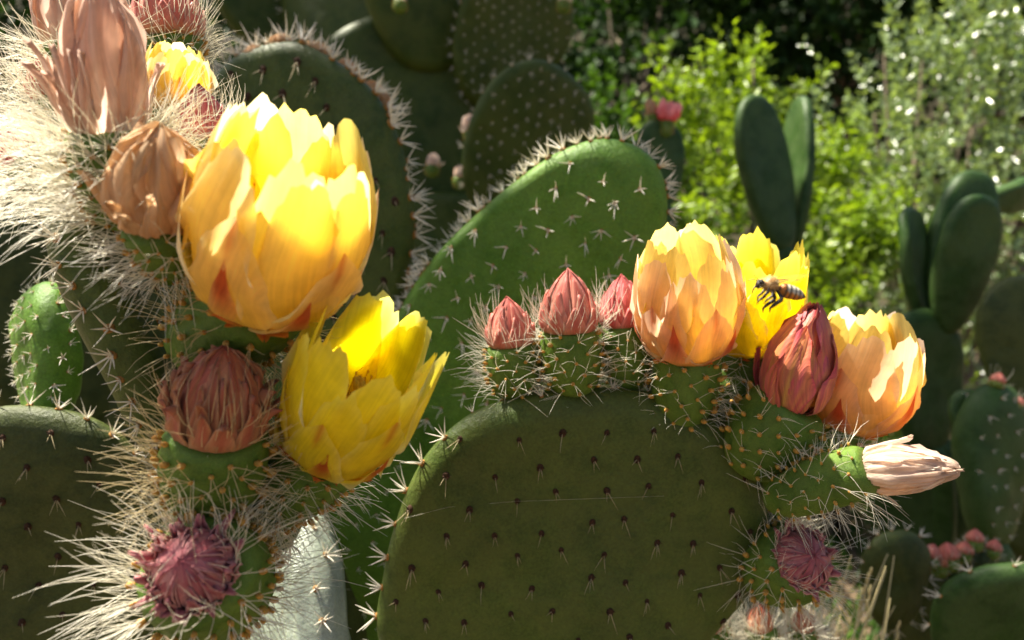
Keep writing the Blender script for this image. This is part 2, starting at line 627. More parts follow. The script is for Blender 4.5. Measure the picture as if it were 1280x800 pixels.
def ovary(parent, base, top, w, hair=1.0, hair_len=0.018, nar=9, hairmat='hair', mat='ovary', hr=0.00016, seed=0, per=3):
    """The green fruit body: rounded below, flat on top, warty, with felt knobs and long bristles."""
    ax = top - base
    H = ax.length
    a, e1, e2 = frame(ax)
    Rm = w / 2
    prof = [(0, .0), (.34, .01), (.58, .06), (.80, .18), (.95, .38), (1.0, .58), (.98, .78), (.93, .92), (.84, 1.0), (.55, 1.02), (0, .98)]
    pz = np.array([p[1] for p in prof]); pr = np.array([p[0] for p in prof])
    s = np.linspace(0, 1, len(prof))
    rows, seg = 22, 32
    wart = []
    ga = 2.39996
    nw = nar * 8
    for i in range(nw):
        tz = (i + .5) / nw
        wart.append((0.10 + 0.89 * tz, (i * ga + seed) % (2 * math.pi)))
    def at(q, th):
        r = np.interp(q, s, pr); z = np.interp(q, s, pz)
        return r, z
    verts, faces = [], []
    for i in range(rows + 1):
        q = i / rows
        r, z = at(q, 0)
        for k in range(seg):
            th = 2 * math.pi * k / seg
            bm = 0
            for (zz, tt) in wart:
                dz = (z - zz) * H / Rm
                if abs(dz) < .3:
                    dt = (th - tt + math.pi) % (2 * math.pi) - math.pi
                    dd = dz * dz + (dt * r) ** 2
                    bm += math.exp(-dd / 0.016) * 0.07
            rr = r * (1 + bm if 0.08 < q < .93 else 1) * (1 + .05 * math.sin(2 * th + seed))
            verts.append(base + a * (z * H) + (e1 * math.cos(th) + e2 * math.sin(th)) * rr * Rm)
    for i in range(rows):
        for k in range(seg):
            k2 = (k + 1) % seg
            faces.append((i * seg + k, i * seg + k2, (i + 1) * seg + k2, (i + 1) * seg + k))
    body = mesh_obj('ovary', verts, faces, M[mat], parent)
    kb, hb = MB(), MB()
    for (zz, tt) in wart:
        # invert the profile roughly
        qi = np.interp(zz, pz[:9], s[:9])
        r = np.interp(qi, s, pr) * 1.08 * (1 + .05 * math.sin(2 * tt + seed))
        e = e1 * math.cos(tt) + e2 * math.sin(tt)
        p = base + a * (zz * H) + e * r * Rm
        nrm = (e + a * (0.25 + .5 * (zz - .4))).normalized()
        rot = nrm.to_track_quat('Z', 'Y').to_matrix()
        kr = Rm * rng.uniform(.05, .08)
        kb.ball(p + nrm * kr * .6, (kr, kr, kr * 1.5), 0, 6, 4, rot)
        nh = max(0, int(round(per * hair * .95 * rng.uniform(.5, 1.5))))
        for _ in range(nh):
            d = (nrm + Vector((rng.uniform(-1, 1), rng.uniform(-1, 1), rng.uniform(-1, 1))) * .55 + a * .18).normalized()
            L = hair_len * rng.uniform(.45, 1.2)
            c1 = Vector((rng.uniform(-1, 1), rng.uniform(-1, 1), rng.uniform(-1.3, .6))) * L * .16
            hb.tube([p, p + d * L * .35 + c1 * .3, p + d * L * .7 + c1 * 1.0, p + d * L + c1 * 2.0], [hr, hr * .9, hr * .7, hr * .25], 3, 0, cap=False)
    kb.build('areoles', M['knob'], parent, kind='stuff')
    if hb.v:
        hb.build('bristles', M[hairmat], parent, kind='stuff')
    return a, e1, e2

MER_CUP = [(.10, 0), (.50, .03), (.80, .16), (.96, .36), (1.0, .56), (.95, .76), (.86, .92), (.80, 1.0)]
MER_OPEN = [(.10, 0), (.48, .03), (.76, .16), (.92, .36), (.99, .56), (1.0, .76), (.99, .92), (.98, 1.0)]
MER_CONE = [(.70, -.02), (.92, .05), (1.0, .18), (.97, .36), (.80, .58), (.50, .80), (.22, .94), (.03, 1.0)]
MER_DOME = [(.75, -.03), (.96, .05), (1.0, .2), (.95, .45), (.80, .68), (.55, .86), (.25, .97), (.05, 1.0)]
MER_WITHER = [(.45, -.02), (.78, .04), (.97, .2), (1.0, .42), (.92, .64), (.72, .82), (.42, .95), (.2, 1.02)]
MER_SPINDLE = [(.5, -.02), (.85, .06), (1.0, .24), (.95, .45), (.78, .66), (.52, .84), (.28, .96), (.12, 1.02)]

class Mer:
    def __init__(self, pts):
        p = np.array(pts, float)
        d = np.linalg.norm(np.diff(p * np.array([1, 2.0]), axis=0), axis=1)
        self.s = np.concatenate([[0], np.cumsum(d)]); self.s /= self.s[-1]
        self.p = p
    def __call__(self, s):
        if s <= 1:
            return np.interp(s, self.s, self.p[:, 0]), np.interp(s, self.s, self.p[:, 1])
        d = self.p[-1] - self.p[-2]
        d = d / np.linalg.norm(d)
        return self.p[-1, 0] + d[0] * (s - 1), self.p[-1, 1] + d[1] * (s - 1)

def petal(name, parent, base, fr, R, H, mer, phi, hw, s0, s1, off, shape, cfun, mat, nu=10, nv=14, curl=0.0, ragged=0.0, crumple=0.0, flare=0.0, seed=0.0, mucro=0.0, cupin=0.0, label=None, thick=0.0, wf=1.0):
    """One petal lying on the flower's cup: hw half-width in metres, s0..s1 the stretch of the cup it covers."""
    a, e1, e2 = fr
    verts, faces, cols, uvs = [], [], [], []
    for i in range(nv + 1):
        v = i / nv
        if shape == 'broad':
            q_ = min(1, v / .68)
            wv = 0.36 + 0.64 * q_ * q_ * (3 - 2 * q_)
            wv *= 1 - .22 * max(0, v - .7) / .3
        elif shape == 'point':
            wv = (0.55 + 0.45 * min(1, v / .35)) * (1 - max(0, v - .3) / .7 * .97) ** .85 if v > .3 else (0.55 + .45 * v / .3)
        else:
            q_ = min(1, v / .55)
            wv = 0.45 + 0.55 * q_ * q_ * (3 - 2 * q_)
            wv *= 1 - .45 * max(0, v - .55) / .45
        for j in range(nu + 1):
            u = 2 * j / nu - 1
            edge = max(0, v - .6) / .4
            sv = s0 + (s1 - s0) * v
            # round the end of broad petals and fray it
            if shape == 'broad':
                sv -= (s1 - s0) * 0.24 * abs(u) ** 2.4 * min(1, v * 1.2) ** 3
            elif shape == 'oval':
                sv -= (s1 - s0) * 0.40 * abs(u) ** 1.9 * v ** 2
            sv += ragged * edge * (fnoise(u * 5 + seed, seed * 1.7, 0) * .6 + fnoise(u * 13 + seed, 4.2, 1) * .4)
            if mucro and i == nv:
                sv += mucro * math.exp(-(u / .16) ** 2)
            r, z = mer(sv)
            r = r * R + off * (0.25 + .75 * min(1, v * 1.6))
            x = u * wv * hw * (1 + .06 * fnoise(v * 4 + seed, u, 2.2))
            th = phi + x / max(r, R * .45)
            rr = r - cupin * hw * (u * u) * v + flare * R * max(0, v - .55) ** 2 * 4
            wob = R * (0.035 * fnoise(u * 1.7 + seed, v * 2.0, seed) + curl * (abs(u) ** 3) * v * fnoise(seed, v * 3, 5.5))
            zz = z * H
            if crumple:
                wr = 1.2 * fnoise(u * 1.8 * wf + seed * 3, v * 1.5, seed) + .5 * fnoise(u * 4.2 * wf + seed, v * 2.2, seed + 4) + .12 * fnoise(u * 11 + seed, v * 9, seed + 6)
                wob += crumple * R * wr * (.3 + .7 * v)
                zz += crumple * H * .12 * fnoise(u * 5, v * 5 + seed, 8.8)
                th += crumple * .35 * fnoise(v * 2 + seed, u * 2, 3.3)
            rr = max(rr + wob, R * .015)
            e = e1 * math.cos(th) + e2 * math.sin(th)
            verts.append(base + a * zz + e * rr)
            c = cfun(u, v, seed)
            cols.append((float(c[0]), float(c[1]), float(c[2]), 1.0))
            uvs.append(((u + 1) / 2 * wv + seed, v + seed * .37))
    for i in range(nv):
        for j in range(nu):
            q = i * (nu + 1) + j
            faces.append((q, q + 1, q + nu + 2, q + nu + 1))
    o = mesh_obj(name, verts, faces, M[mat], parent, label=label)
    me = o.data
    ca = me.color_attributes.new('tint', 'FLOAT_COLOR', 'POINT')
    ca.data.foreach_set('color', np.array(cols, 'f').ravel())
    uvl = me.uv_layers.new(name='leaf')
    li = np.zeros(len(me.loops), 'i'); me.loops.foreach_get('vertex_index', li)
    uvl.data.foreach_set('uv', np.array(uvs, 'f')[li].ravel())
    if thick:
        md = o.modifiers.new('thickness', 'SOLIDIFY')
        md.thickness = thick
        md.offset = 0
    return o

YEL, LEMON, PEACH, SALMON, REDT = lin('#fbdc3a'), lin('#fbee2c'), lin('#fbd0a8'), lin('#f5a884'), lin('#c9481f')
PINK, MAROON, CREAMW, BROWNW = lin('#e89a93'), lin('#8e3038'), lin('#f3dcb8'), lin('#b5794e')
GREENY = lin('#b9b42c')

def c_petal(kind, whorl):
    """Colour of a petal of this kind of flower and this ring (0 = outermost bract)."""
    up = {'peach': PEACH, 'lemon': LEMON, 'gold': lin('#fee28e')}[kind]
    base = {'peach': lin('#f9d468'), 'lemon': lin('#f8ea24'), 'gold': lin('#fde64c')}[kind]
    def f(u, v, sd):
        n = .5 + .5 * fnoise(u * 2 + sd, v * 3, sd * 2)
        t = min(1, max(0, (v - .25) / .55)) * (0.75 + .5 * n)
        c = mixc(base, up, min(1, t))
        c = mixc(c, lin('#fff6cf'), .45 * abs(u) ** 5 + .3 * max(0, v - .9) * 10 * .5)
        c = c * (1 - .16 * math.exp(-(u / .10) ** 2) * (1 - v))
        if whorl == 0:
            c = mixc(lin('#d9a32a'), REDT, min(1, max(0, (v - .05) * 1.7)) * (1 - .5 * abs(u)))
        elif whorl == 1:
            m_ = max(0, v - .5) * 2 * math.exp(-(u / .5) ** 2)
            c = mixc(c, REDT, min(.9, m_ * 1.3))
            c = mixc(c, GREENY, .16 * (1 - v) * math.exp(-(u / .45) ** 2))
        elif whorl == 2:
            m_ = max(0, v - .8) * 5 * math.exp(-(u / .12) ** 2)
            c = mixc(c, REDT, min(.7, m_))
            c = mixc(c, GREENY, .12 * (1 - v) * math.exp(-(u / .3) ** 2))
        elif whorl >= 4:
            c = mixc(c, lin('#f9dc10'), .7)
        return c
    return f

def c_bud(hue):
    a_, b_ = {'salmon': (lin('#c9564a'), lin('#e59a80')), 'maroon': (lin('#a83c4c'), lin('#d69a92')), 'brown': (lin('#ad4b36'), lin('#c98f62')),
              'red': (lin('#c23c3c'), lin('#e88f86'))}[hue]
    def f(u, v, sd):
        n = .5 + .5 * fnoise(u * 3 + sd, v * 4, sd)
        c = mixc(a_, b_, min(1, abs(u) ** 1.5 * .8 + .35 * n))
        c = mixc(c, lin('#7c8a3a'), max(0, .45 - v) * .9)
        return mixc(c, a_ * .75, max(0, v - .8) * 2)
    return f

def c_wither(hue):
    a_, b_, c_ = {'brown': (lin('#f0cdb4'), lin('#dba98c'), lin('#f9e8d4')), 'tan': (lin('#efc694'), lin('#d49c60'), lin('#f9e3bc')),
                  'cream': (lin('#f8e4cc'), lin('#e8bd9c'), lin('#fffaf0')), 'red': (lin('#d8606e'), lin('#b93a48'), lin('#e6a04e'))}[hue]
    def f(u, v, sd):
        n = .5 + .5 * fnoise(u * 3 + sd, v * 2.5, sd)
        m_ = .5 + .5 * fnoise(u * 9 + sd, v * 2, sd + 3)
        c = mixc(a_, b_, n)
        c = mixc(c, c_, min(1, max(0, m_ - .35) * 1.5))
        if hue == 'red':
            c = mixc(c, lin('#b9a23a'), math.exp(-(u / .25) ** 2) * (1 - v) * .8)
        return mixc(c, b_ * .6, max(0, v - .85) * 3)
    return f

SEED = [1.0]
def reseed(p, k=0):
    h = int(abs(p.x) * 90001 + abs(p.y) * 70003 + abs(p.z) * 50021) + k
    rng.seed(h)
    SEED[0] = (h % 997) * 1.37

def sd():
    SEED[0] += 1.37
    return SEED[0]

def flower(plant, ob, base, top, ow, R, kind, label, mer=MER_CUP, hair=1.0, hair_len=.018, rot=0.0, open_=0.0, scale_n=1.0, name='flower', with_ovary=True, hairmat='hair', inner=True, nar=9, variant=0):
    """An open flower: green ovary from ob to base, petals from base to top."""
    reseed(ob, variant)
    e = empty(name, plant, ob, label)
    if with_ovary:
        ovary(e, ob, base + (base - ob).normalized() * 0.003, ow, hair, hair_len, nar=nar, seed=sd(), hairmat=hairmat)
    fr = frame(top - base)
    H = (top - base).length
    mm = Mer(mer)
    def ring(n, w, hw, s1, off, shape, **kw):
        ph = rng.uniform(0, 6.28) + rot
        jt = kw.pop('jt', .06)
        for i in range(n):
            petal('petal', e, base, fr, R, H, mm, ph + 2 * math.pi * (i + rng.uniform(-.2, .2)) / n, hw * rng.uniform(.88, 1.12), kw.get('s0', 0.0), s1 * rng.uniform(1 - jt, 1 + jt), off + rng.uniform(-.02, .02) * R,
                  shape, c_petal(kind, w), 'petal', curl=kw.get('curl', .12), ragged=kw.get('ragged', 0), seed=sd(), mucro=kw.get('mucro', 0), cupin=kw.get('cupin', 0), flare=kw.get('flare', 0) + open_,
                  nu=kw.get('nu', 10), nv=kw.get('nv', 14))
    ring(8, 0, R * .15, .17, R * .09, 'point', nu=6, nv=8, jt=.25, s0=.02, flare=.10)
    ring(6, 0, R * .19, .30, R * .085, 'point', nu=6, nv=8, jt=.18, s0=.03, flare=.04)
    ring(6, 1, R * .40, .50, R * .07, 'oval', mucro=.09, jt=.16, curl=.15)
    ring(6, 2, R * .54, .70, R * .03, 'broad', mucro=.06, curl=.25, jt=.12, ragged=.05, nu=12)
    ring(7, 3, R * .62, .96, R * -.03, 'broad', mucro=.04, curl=.35, ragged=.10, nu=16, jt=.08)
    if inner:
        ring(6, 4, R * .60, 1.04, R * -.14, 'broad', mucro=.02, curl=.35, ragged=.11, nu=16)
        sb = MB()
        a, e1, e2 = fr
        for i in range(150):
            th = rng.uniform(0, 6.28); q = math.sqrt(rng.random())
            b0 = base + a * H * .08 + (e1 * math.cos(th) + e2 * math.sin(th)) * R * .35 * q
            t0 = base + a * H * rng.uniform(.42, .6) + (e1 * math.cos(th) + e2 * math.sin(th)) * R * .55 * q
            sb.tube([b0, b0.lerp(t0, .5) + a * .001, t0], .00022, 3, 0, cap=False)
            sb.ball(t0, (.0005, .0005, .0008), 0, 4, 3)
        sb.build('stamens', M['stamen'], e, kind='stuff')
        st = MB()
        st.tube([base + a * H * .05, base + a * H * .6], [R * .06, R * .05], 8, 0)
        for i in range(7):
            th = i * .9
            st.ball(base + a * H * .64 + (e1 * math.cos(th) + e2 * math.sin(th)) * R * .06, (R * .04, R * .04, R * .1), 0, 6, 4)
        st.build('stigma', M['stamen'], e)
    return e

def bud(plant, ob, base, top, ow, R, hue, label, hair=1.0, hair_len=.014, mer=MER_CONE, rows=4, nper=9, hairmat='hair', name='bud', nar=8, hr=.00016, per=3, pw=.42, fl=0.0, variant=0):
    """A closed bud: ovary below, pointed overlapping scales above."""
    reseed(ob, variant)
    e = empty(name, plant, ob, label)
    ovary(e, ob, base + (base - ob).normalized() * 0.001, ow, hair, hair_len, nar=nar, seed=sd(), hairmat=hairmat, hr=hr, per=per)
    fr = frame(top - base)
    H = (top - base).length
    mm = Mer(mer)
    for w in range(rows):
        s1 = 0.42 + 0.6 * w / (rows - 1)
        n = nper - w if w else nper
        ph = rng.uniform(0, 6.28)
        for i in range(n):
            petal('scale', e, base, fr, R, H, mm, ph + 2 * math.pi * (i + rng.uniform(-.15, .15)) / n, R * (pw - .02 * w) * rng.uniform(.85, 1.15), 0.0, s1 * rng.uniform(.93, 1.05),
                  R * (.08 - .045 * w), 'point' if w < rows - 1 else 'oval', c_bud(hue), 'bud_scale', nu=6, nv=9, seed=sd(), cupin=.12, flare=(fl * rng.uniform(.3, 1.3) * (1, .8, .4, .1, 0, 0)[w] if fl else (.05 if w < 2 else 0.0)), curl=.1 + fl, thick=R * .035)
    for i in range(5):
        petal('scale', e, base, fr, R, H, mm, i * 1.2566 + .3, R * .85, 0.0, .98, -R * .11, 'broad', c_bud(hue), 'bud_scale', nu=8, nv=12, seed=sd())
    # bristles that rise among the scales
    hb = MB()
    a, e1, e2 = fr
    for i in range(int(46 * hair)):
        th = rng.uniform(0, 6.28); s_ = rng.uniform(.0, .35)
        r, z = mm(s_)
        ee = e1 * math.cos(th) + e2 * math.sin(th)
        p = base + a * z * H + ee * r * R * 1.02
        d = (a * rng.uniform(.4, 1.1) + ee * rng.uniform(.2, .7) + Vector((rng.uniform(-.3, .3), rng.uniform(-.3, .3), rng.uniform(-.2, .3)))).normalized()
        L = hair_len * rng.uniform(.7, 1.4)
        cv = -ee * L * rng.uniform(0, .35)
        hb.tube([p, p + d * L * .4, p + d * L * .75 + cv * .4, p + d * L + cv], [hr, hr * .9, hr * .7, hr * .3], 3, 0, cap=False)
    if hb.v:
        hb.build('bristles', M[hairmat], e, kind='stuff')
    return e

def withered(plant, ob, base, top, ow, R, hue, label, mer=MER_WITHER, crumple=.2, hair=1.0, hair_len=.02, n=(4, 4, 4), with_ovary=True, mat='withered', nar=9, per=3, hr=.00016, loose=4, variant=0, hwf=1.0, wf=1.0):
    """A spent flower: petals folded shut, creased and dried."""
    reseed(ob, variant)
    e = empty('withered_flower', plant, ob, label)
    if with_ovary:
        ovary(e, ob, base + (base - ob).normalized() * 0.003, ow, hair, hair_len, nar=nar, seed=sd(), per=per, hr=hr)
    fr = frame(top - base)
    H = (top - base).length
    mm = Mer(mer)
    for w, k in enumerate(n):
        ph = rng.uniform(0, 6.28)
        for i in range(k):
            petal('petal', e, base, fr, R, H, mm, ph + 2 * math.pi * (i + rng.uniform(-.3, .3)) / k, R * hwf * rng.uniform(.65, 1.05), 0, (.86, .97, 1.05)[w % 3] * rng.uniform(.85, 1.1),
                  R * (.10 - .09 * w), 'oval' if w == 0 else 'broad', c_wither(hue), mat, nu=14, nv=18, curl=.3, ragged=.07, crumple=crumple, seed=sd(), flare=rng.uniform(-.06, .07), wf=wf)
    for i in range(loose):
        petal('petal', e, base, fr, R, H, mm, rng.uniform(0, 6.28), R * .2, 0, rng.uniform(.35, .6), R * rng.uniform(.12, .3), 'point', c_wither(hue), mat, nu=6, nv=12, crumple=crumple, seed=sd(), flare=rng.uniform(.2, .9))
    return e

# ------------------------------------------------------------------ ground and hillside
def grid_mesh(name, x0, x1, y0, y1, nx, ny, zf, mat, kind):
    v, f = [], []
    for j in range(ny + 1):
        for i in range(nx + 1):
            x = x0 + (x1 - x0) * i / nx; y = y0 + (y1 - y0) * j / ny
            v.append((x, y, zf(x, y)))
    for j in range(ny):
        for i in range(nx):
            q = j * (nx + 1) + i
            f.append((q, q + 1, q + nx + 2, q + nx + 1))
    o = mesh_obj(name, v, f, mat, None, kind=kind)
    return o

M['soil'] = mat_simple('soil', '#5c4c38', 0.95, 0.45, 9, bump=0.8)
M['litter'] = mat_simple('litter', '#39331f', 0.95, 0.5, 5, bump=0.9)
o = grid_mesh('ground', -150, 150, -60, 300, 60, 72, lambda x, y: -0.02, M['soil'], 'structure')
o['label'] = 'bare brown soil under the cactus plants'
def hill(x, y):
    t = min(1, max(0, (y - 5.2) / 9.0))
    return -0.4 + 7.5 * t * t * (3 - 2 * t) + .35 * fnoise(x * .4, y * .4, 0) + .12 * fnoise(x * 1.7, y * 1.7, 4)
o = grid_mesh('hillside', -28, 28, 4.6, 26, 90, 50, hill, M['litter'], 'structure')
o['label'] = 'dark wooded slope rising behind the shrubs'

# ------------------------------------------------------------------ foliage
def leaf_cloud(name, pos, dirs, nrm, L, W, tint, mat, parent, kind=None, label=None):
    """Folded leaf blades: pos base points, dirs along, nrm rough face normals (numpy arrays)."""
    n = len(pos)
    d = dirs / np.linalg.norm(dirs, axis=1)[:, None]
    s = np.cross(d, nrm); s /= (np.linalg.norm(s, axis=1)[:, None] + 1e-9)
    nn = np.cross(s, d)
    L = L[:, None]; W = W[:, None]
    v = np.empty((n, 6, 3))
    v[:, 0] = pos
    v[:, 1] = pos + d * L * .38 + s * W * .5 + nn * W * .18
    v[:, 2] = pos + d * L * .75 + s * W * .38 + nn * W * .10
    v[:, 3] = pos + d * L - nn * L * .10
    v[:, 4] = pos + d * L * .75 - s * W * .38 + nn * W * .10
    v[:, 5] = pos + d * L * .38 - s * W * .5 + nn * W * .18
    idx = np.arange(n)[:, None] * 6
    quads = np.stack([idx + np.array([0, 1, 2, 3]), idx + np.array([0, 3, 4, 5])], 1).reshape(-1, 4)
    me = bpy.data.meshes.new(name)
    me.vertices.add(n * 6)
    me.vertices.foreach_set('co', v.reshape(-1).astype('f'))
    me.loops.add(len(quads) * 4)
    me.loops.foreach_set('vertex_index', quads.reshape(-1).astype('i'))
    me.polygons.add(len(quads))
    me.polygons.foreach_set('loop_start', np.arange(0, len(quads) * 4, 4, dtype='i'))
    me.polygons.foreach_set('loop_total', np.full(len(quads), 4, 'i'))
    me.update(calc_edges=True)
    me.materials.append(mat)
    ca = me.color_attributes.new('tint', 'FLOAT_COLOR', 'POINT')
    cc = np.repeat(tint, 6)
    ca.data.foreach_set('color', np.stack([cc, cc, cc, np.ones_like(cc)], 1).astype('f').ravel())
    ob = bpy.data.objects.new(name, me)
    link(ob, parent)
    if kind: ob['kind'] = kind
    if label: ob['label'] = label
    return ob

def shoots(center, ax, n_shoot, per, shoot_len, up, leaf_L, leaf_W, seed, shell=.45, spread=.8, zmin=None, gap=0.0):
    """Leaves set along many small shoots that fill an ellipsoid, clumped unevenly."""
    g = np.random.default_rng(seed)
    c = np.array(center); ax = np.array(ax)
    k = max(6, n_shoot // 22)
    cl = g.normal(size=(k, 3)); cl /= np.linalg.norm(cl, axis=1)[:, None]
    cl *= (shell + (1 - shell) * g.random((k, 1)) ** .7)
    which = g.integers(0, k, n_shoot)
    p = cl[which] + g.normal(size=(n_shoot, 3)) * .16
    out = p / (np.linalg.norm(p, axis=1)[:, None] + 1e-6)
    o = c + p * ax
    d = out * 1.0 + np.array([0, 0, up]) + g.normal(size=(n_shoot, 3)) * .45
    d /= np.linalg.norm(d, axis=1)[:, None]
    sl = shoot_len * g.uniform(.5, 1.3, n_shoot)
    ctint = g.random(k)
    pos, dirs, tint = [], [], []
    for j in range(per):
        f = (j + g.random(n_shoot)) / per
        pp = o + d * (sl * f)[:, None]
        side = np.cross(d, g.normal(size=(n_shoot, 3)))
        side /= np.linalg.norm(side, axis=1)[:, None] + 1e-9
        dd = d * .6 + side * spread + g.normal(size=(n_shoot, 3)) * .15
        pos.append(pp); dirs.append(dd)
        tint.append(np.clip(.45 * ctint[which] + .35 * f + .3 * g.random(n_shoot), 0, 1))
    pos = np.concatenate(pos); dirs = np.concatenate(dirs); tint = np.concatenate(tint)
    if zmin is not None:
        kp = pos[:, 2] > zmin
        pos, dirs, tint = pos[kp], dirs[kp], tint[kp]
    n = len(pos)
    nr = g.normal(size=(n, 3)) * .8 + np.array([0, -.2, .8])
    return pos, dirs, nr, leaf_L * g.uniform(.6, 1.25, n), leaf_W * g.uniform(.6, 1.25, n), tint, o, d

def shrub(name, label, cat, center, ax, n_shoot, per, sl, up, lL, lW, seed, mat, group=None, stems=9, **kw):
    c = Vector(center)
    base = Vector((c.x, c.y, kw.pop('ground', 0.0)))
    t = thing(name, label, cat, base, group)
    pos, dirs, nr, L, W, tint, o, d = shoots(center, ax, n_shoot, per, sl, up, lL, lW, seed, **kw)
    leaf_cloud('foliage', pos, dirs, nr, L, W, tint, mat, t, kind='stuff')
    g = random.Random(seed)
    b = MB()
    for i in range(stems):
        j = g.randrange(len(o))
        e = Vector(o[j])
        m_ = base.lerp(e, .5) + Vector((g.uniform(-.05, .05), g.uniform(-.05, .05), g.uniform(0, .1)))
        b.tube([base + Vector((g.uniform(-.06, .06), g.uniform(-.06, .06), -.02)), m_, e], [.014, .009, .003], 5)
    b.build('stems', M['bark'], t)
    return t

def tree(name, label, x, y, z0, th, tr, crown_c, crown_ax, n_shoot, per, lL, lW, seed, mat, group, lean=(0, 0)):
    base = Vector((x, y, z0))
    t = thing(name, label, 'tree', base, group)
    g = random.Random(seed)
    b = MB()
    top = Vector((x + lean[0], y + lean[1], z0 + th))
    pts = [base.lerp(top, i / 6) + Vector((g.uniform(-.04, .04), g.uniform(-.04, .04), 0)) for i in range(7)]
    b.tube(pts, [tr * (1.15 - .11 * i) for i in range(7)], 9)
    b.build('trunk', M['bark'], t)
    pos, dirs, nr, L, W, tint, o, d = shoots(crown_c, crown_ax, n_shoot, per, .35, .1, lL, lW, seed, shell=.35)
    lb = MB()
    for i in range(14):
        j = g.randrange(len(o))
        s_ = pts[g.choice((3, 4, 5, 6))]
        e = Vector(o[j])
        lb.tube([s_, s_.lerp(e, .5) + Vector((0, 0, .12)), e], [tr * .4, tr * .25, tr * .06], 5)
    lb.build('limbs', M['bark'], t)
    leaf_cloud('crown', pos, dirs, nr, L, W, tint, mat, t, kind='stuff')
    return t

M['leaf_bright'] = mat_leaf('leaf_bright', '#4c6c18', '#8ea628', transl=.42, rough=.4)
M['leaf_grey'] = mat_leaf('leaf_grey', '#4b6634', '#92a474', transl=.33, rough=.25, spec=1.0)
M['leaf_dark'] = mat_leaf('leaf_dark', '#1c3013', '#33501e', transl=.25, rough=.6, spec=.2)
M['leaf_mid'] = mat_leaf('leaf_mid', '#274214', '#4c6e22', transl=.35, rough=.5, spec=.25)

c = P(925, 245, 2.5)
shrub('leafy_shrub', 'bright yellow-green leafy shrub with upright shoots, behind the twin smooth pads', 'shrub', c, (.27, .25, .38), 560, 11, .15, .8, .036, .015, 3, M['leaf_bright'], stems=14)
c = P(800, 250, 2.9)
shrub('leafy_shrub', 'low light-green shrub behind the pink-flowered cactus', 'shrub', c, (.30, .22, .36), 300, 11, .16, .7, .036, .016, 5, M['leaf_mid'])
c = P(1175, 260, 2.9)
shrub('leafy_shrub', 'wide grey-green shrub with small glossy leaves, beside the yellow-green shrub', 'shrub', c, (.55, .4, .66), 1250, 12, .15, .5, .030, .015, 8, M['leaf_grey'], stems=20)
c = P(1060, 420, 2.3)
shrub('leafy_shrub', 'low yellow-green shrub at the foot of the grey-green shrub', 'shrub', c, (.34, .25, .33), 420, 11, .13, .7, .030, .014, 9, M['leaf_bright'])
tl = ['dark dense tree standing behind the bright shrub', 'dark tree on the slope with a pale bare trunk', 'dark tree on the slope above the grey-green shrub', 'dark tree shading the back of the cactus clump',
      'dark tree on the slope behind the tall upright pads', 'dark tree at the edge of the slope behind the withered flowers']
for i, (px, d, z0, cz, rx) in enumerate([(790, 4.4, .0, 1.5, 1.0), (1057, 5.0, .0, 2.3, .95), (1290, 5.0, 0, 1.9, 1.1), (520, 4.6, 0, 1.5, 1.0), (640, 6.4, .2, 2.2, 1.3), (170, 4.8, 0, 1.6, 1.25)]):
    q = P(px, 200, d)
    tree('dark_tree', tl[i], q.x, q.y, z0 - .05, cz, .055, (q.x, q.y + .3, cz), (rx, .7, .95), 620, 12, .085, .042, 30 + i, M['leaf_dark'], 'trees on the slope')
tree('added_shade_tree', 'added tree out of view, leaning over the back of the cactus clump to shade the broad pads', -2.0, 2.7, -.05, 3.4, .07, (-1.42, 1.98, 3.6), (.62, .42, .35), 250, 12, .075, .04, 61, M['leaf_dark'], 'trees on the slope', lean=(.35, -.4))  # unseen tree, added to throw shade on the back clump

# ------------------------------------------------------------------ far cactus plants
def simple_plant(label, pads, mat, group='cactus plants farther off', rim=None, face=None, lower=2, name='prickly_pear', dx=0, dy=.03):
    """pads: (base px, base depth, tip px, tip depth, width m, turn deg, thickness)."""
    b0 = P(pads[0][0][0], pads[0][0][1], pads[0][1])
    t = thing(name, label, 'cactus', root_at(b0, dx, dy), group)
    out = []
    for i, (bp, bd, tp, td, w, turn, th) in enumerate(pads):
        p = axis_pad(t, P(*bp, bd), P(*tp, td), w, turn, th, mat, seg=72, rings=8, seed=rng.uniform(0, 90), wob=.004, cup=rng.uniform(-.012, .012))
        if rim:
            p.rim(rim, RIM_SMALL, 1.1)
        if face:
            p.areoles(face, face * .9, FACE_STAR, .9, tmax=.92)
        out.append(p)
    if lower:
        down_to_ground(t, b0, mat, pads[0][4] * .9, lower)
    return t, out

# the twin smooth pads in front of the bright shrub
simple_plant('pair of smooth upright blue-green pads joined in a V before the bright shrub',
             [((980, 318), 1.42, (938, 119), 1.39, .115, 42, .030), ((990, 320), 1.45, (1002, 122), 1.48, .12, -66, .022)], M['pad_blue'], dy=.05, lower=3)
# the pads with the pink flower
t, pp = simple_plant('small dark cactus carrying one round pink flower, behind the spiny middle pad',
                     [((828, 262), 1.25, (822, 150), 1.25, .085, 20, .02)], M['pad_blue'], lower=3)
fb, ft = P(834, 152, 1.24), P(838, 126, 1.235)
flower(t, P(832, 172, 1.24), fb, ft, .022, .019, 'peach', 'round pink flower', hair=.2, hair_len=.006, inner=False)
for ch in t.children:
    if ch.name.startswith('flower'):
        for g_ in ch.children:
            if g_.name.startswith('petal'):
                n_ = len(g_.data.vertices)
                pk = np.tile(np.array((*lin('#f79a98'), 1.0), 'f'), n_)
                g_.data.color_attributes['tint'].data.foreach_set('color', pk)
withered(t, P(818, 165, 1.25), P(816, 145, 1.25), P(812, 124, 1.25), .018, .009, 'tan', 'shrivelled brown flower', hair=0)
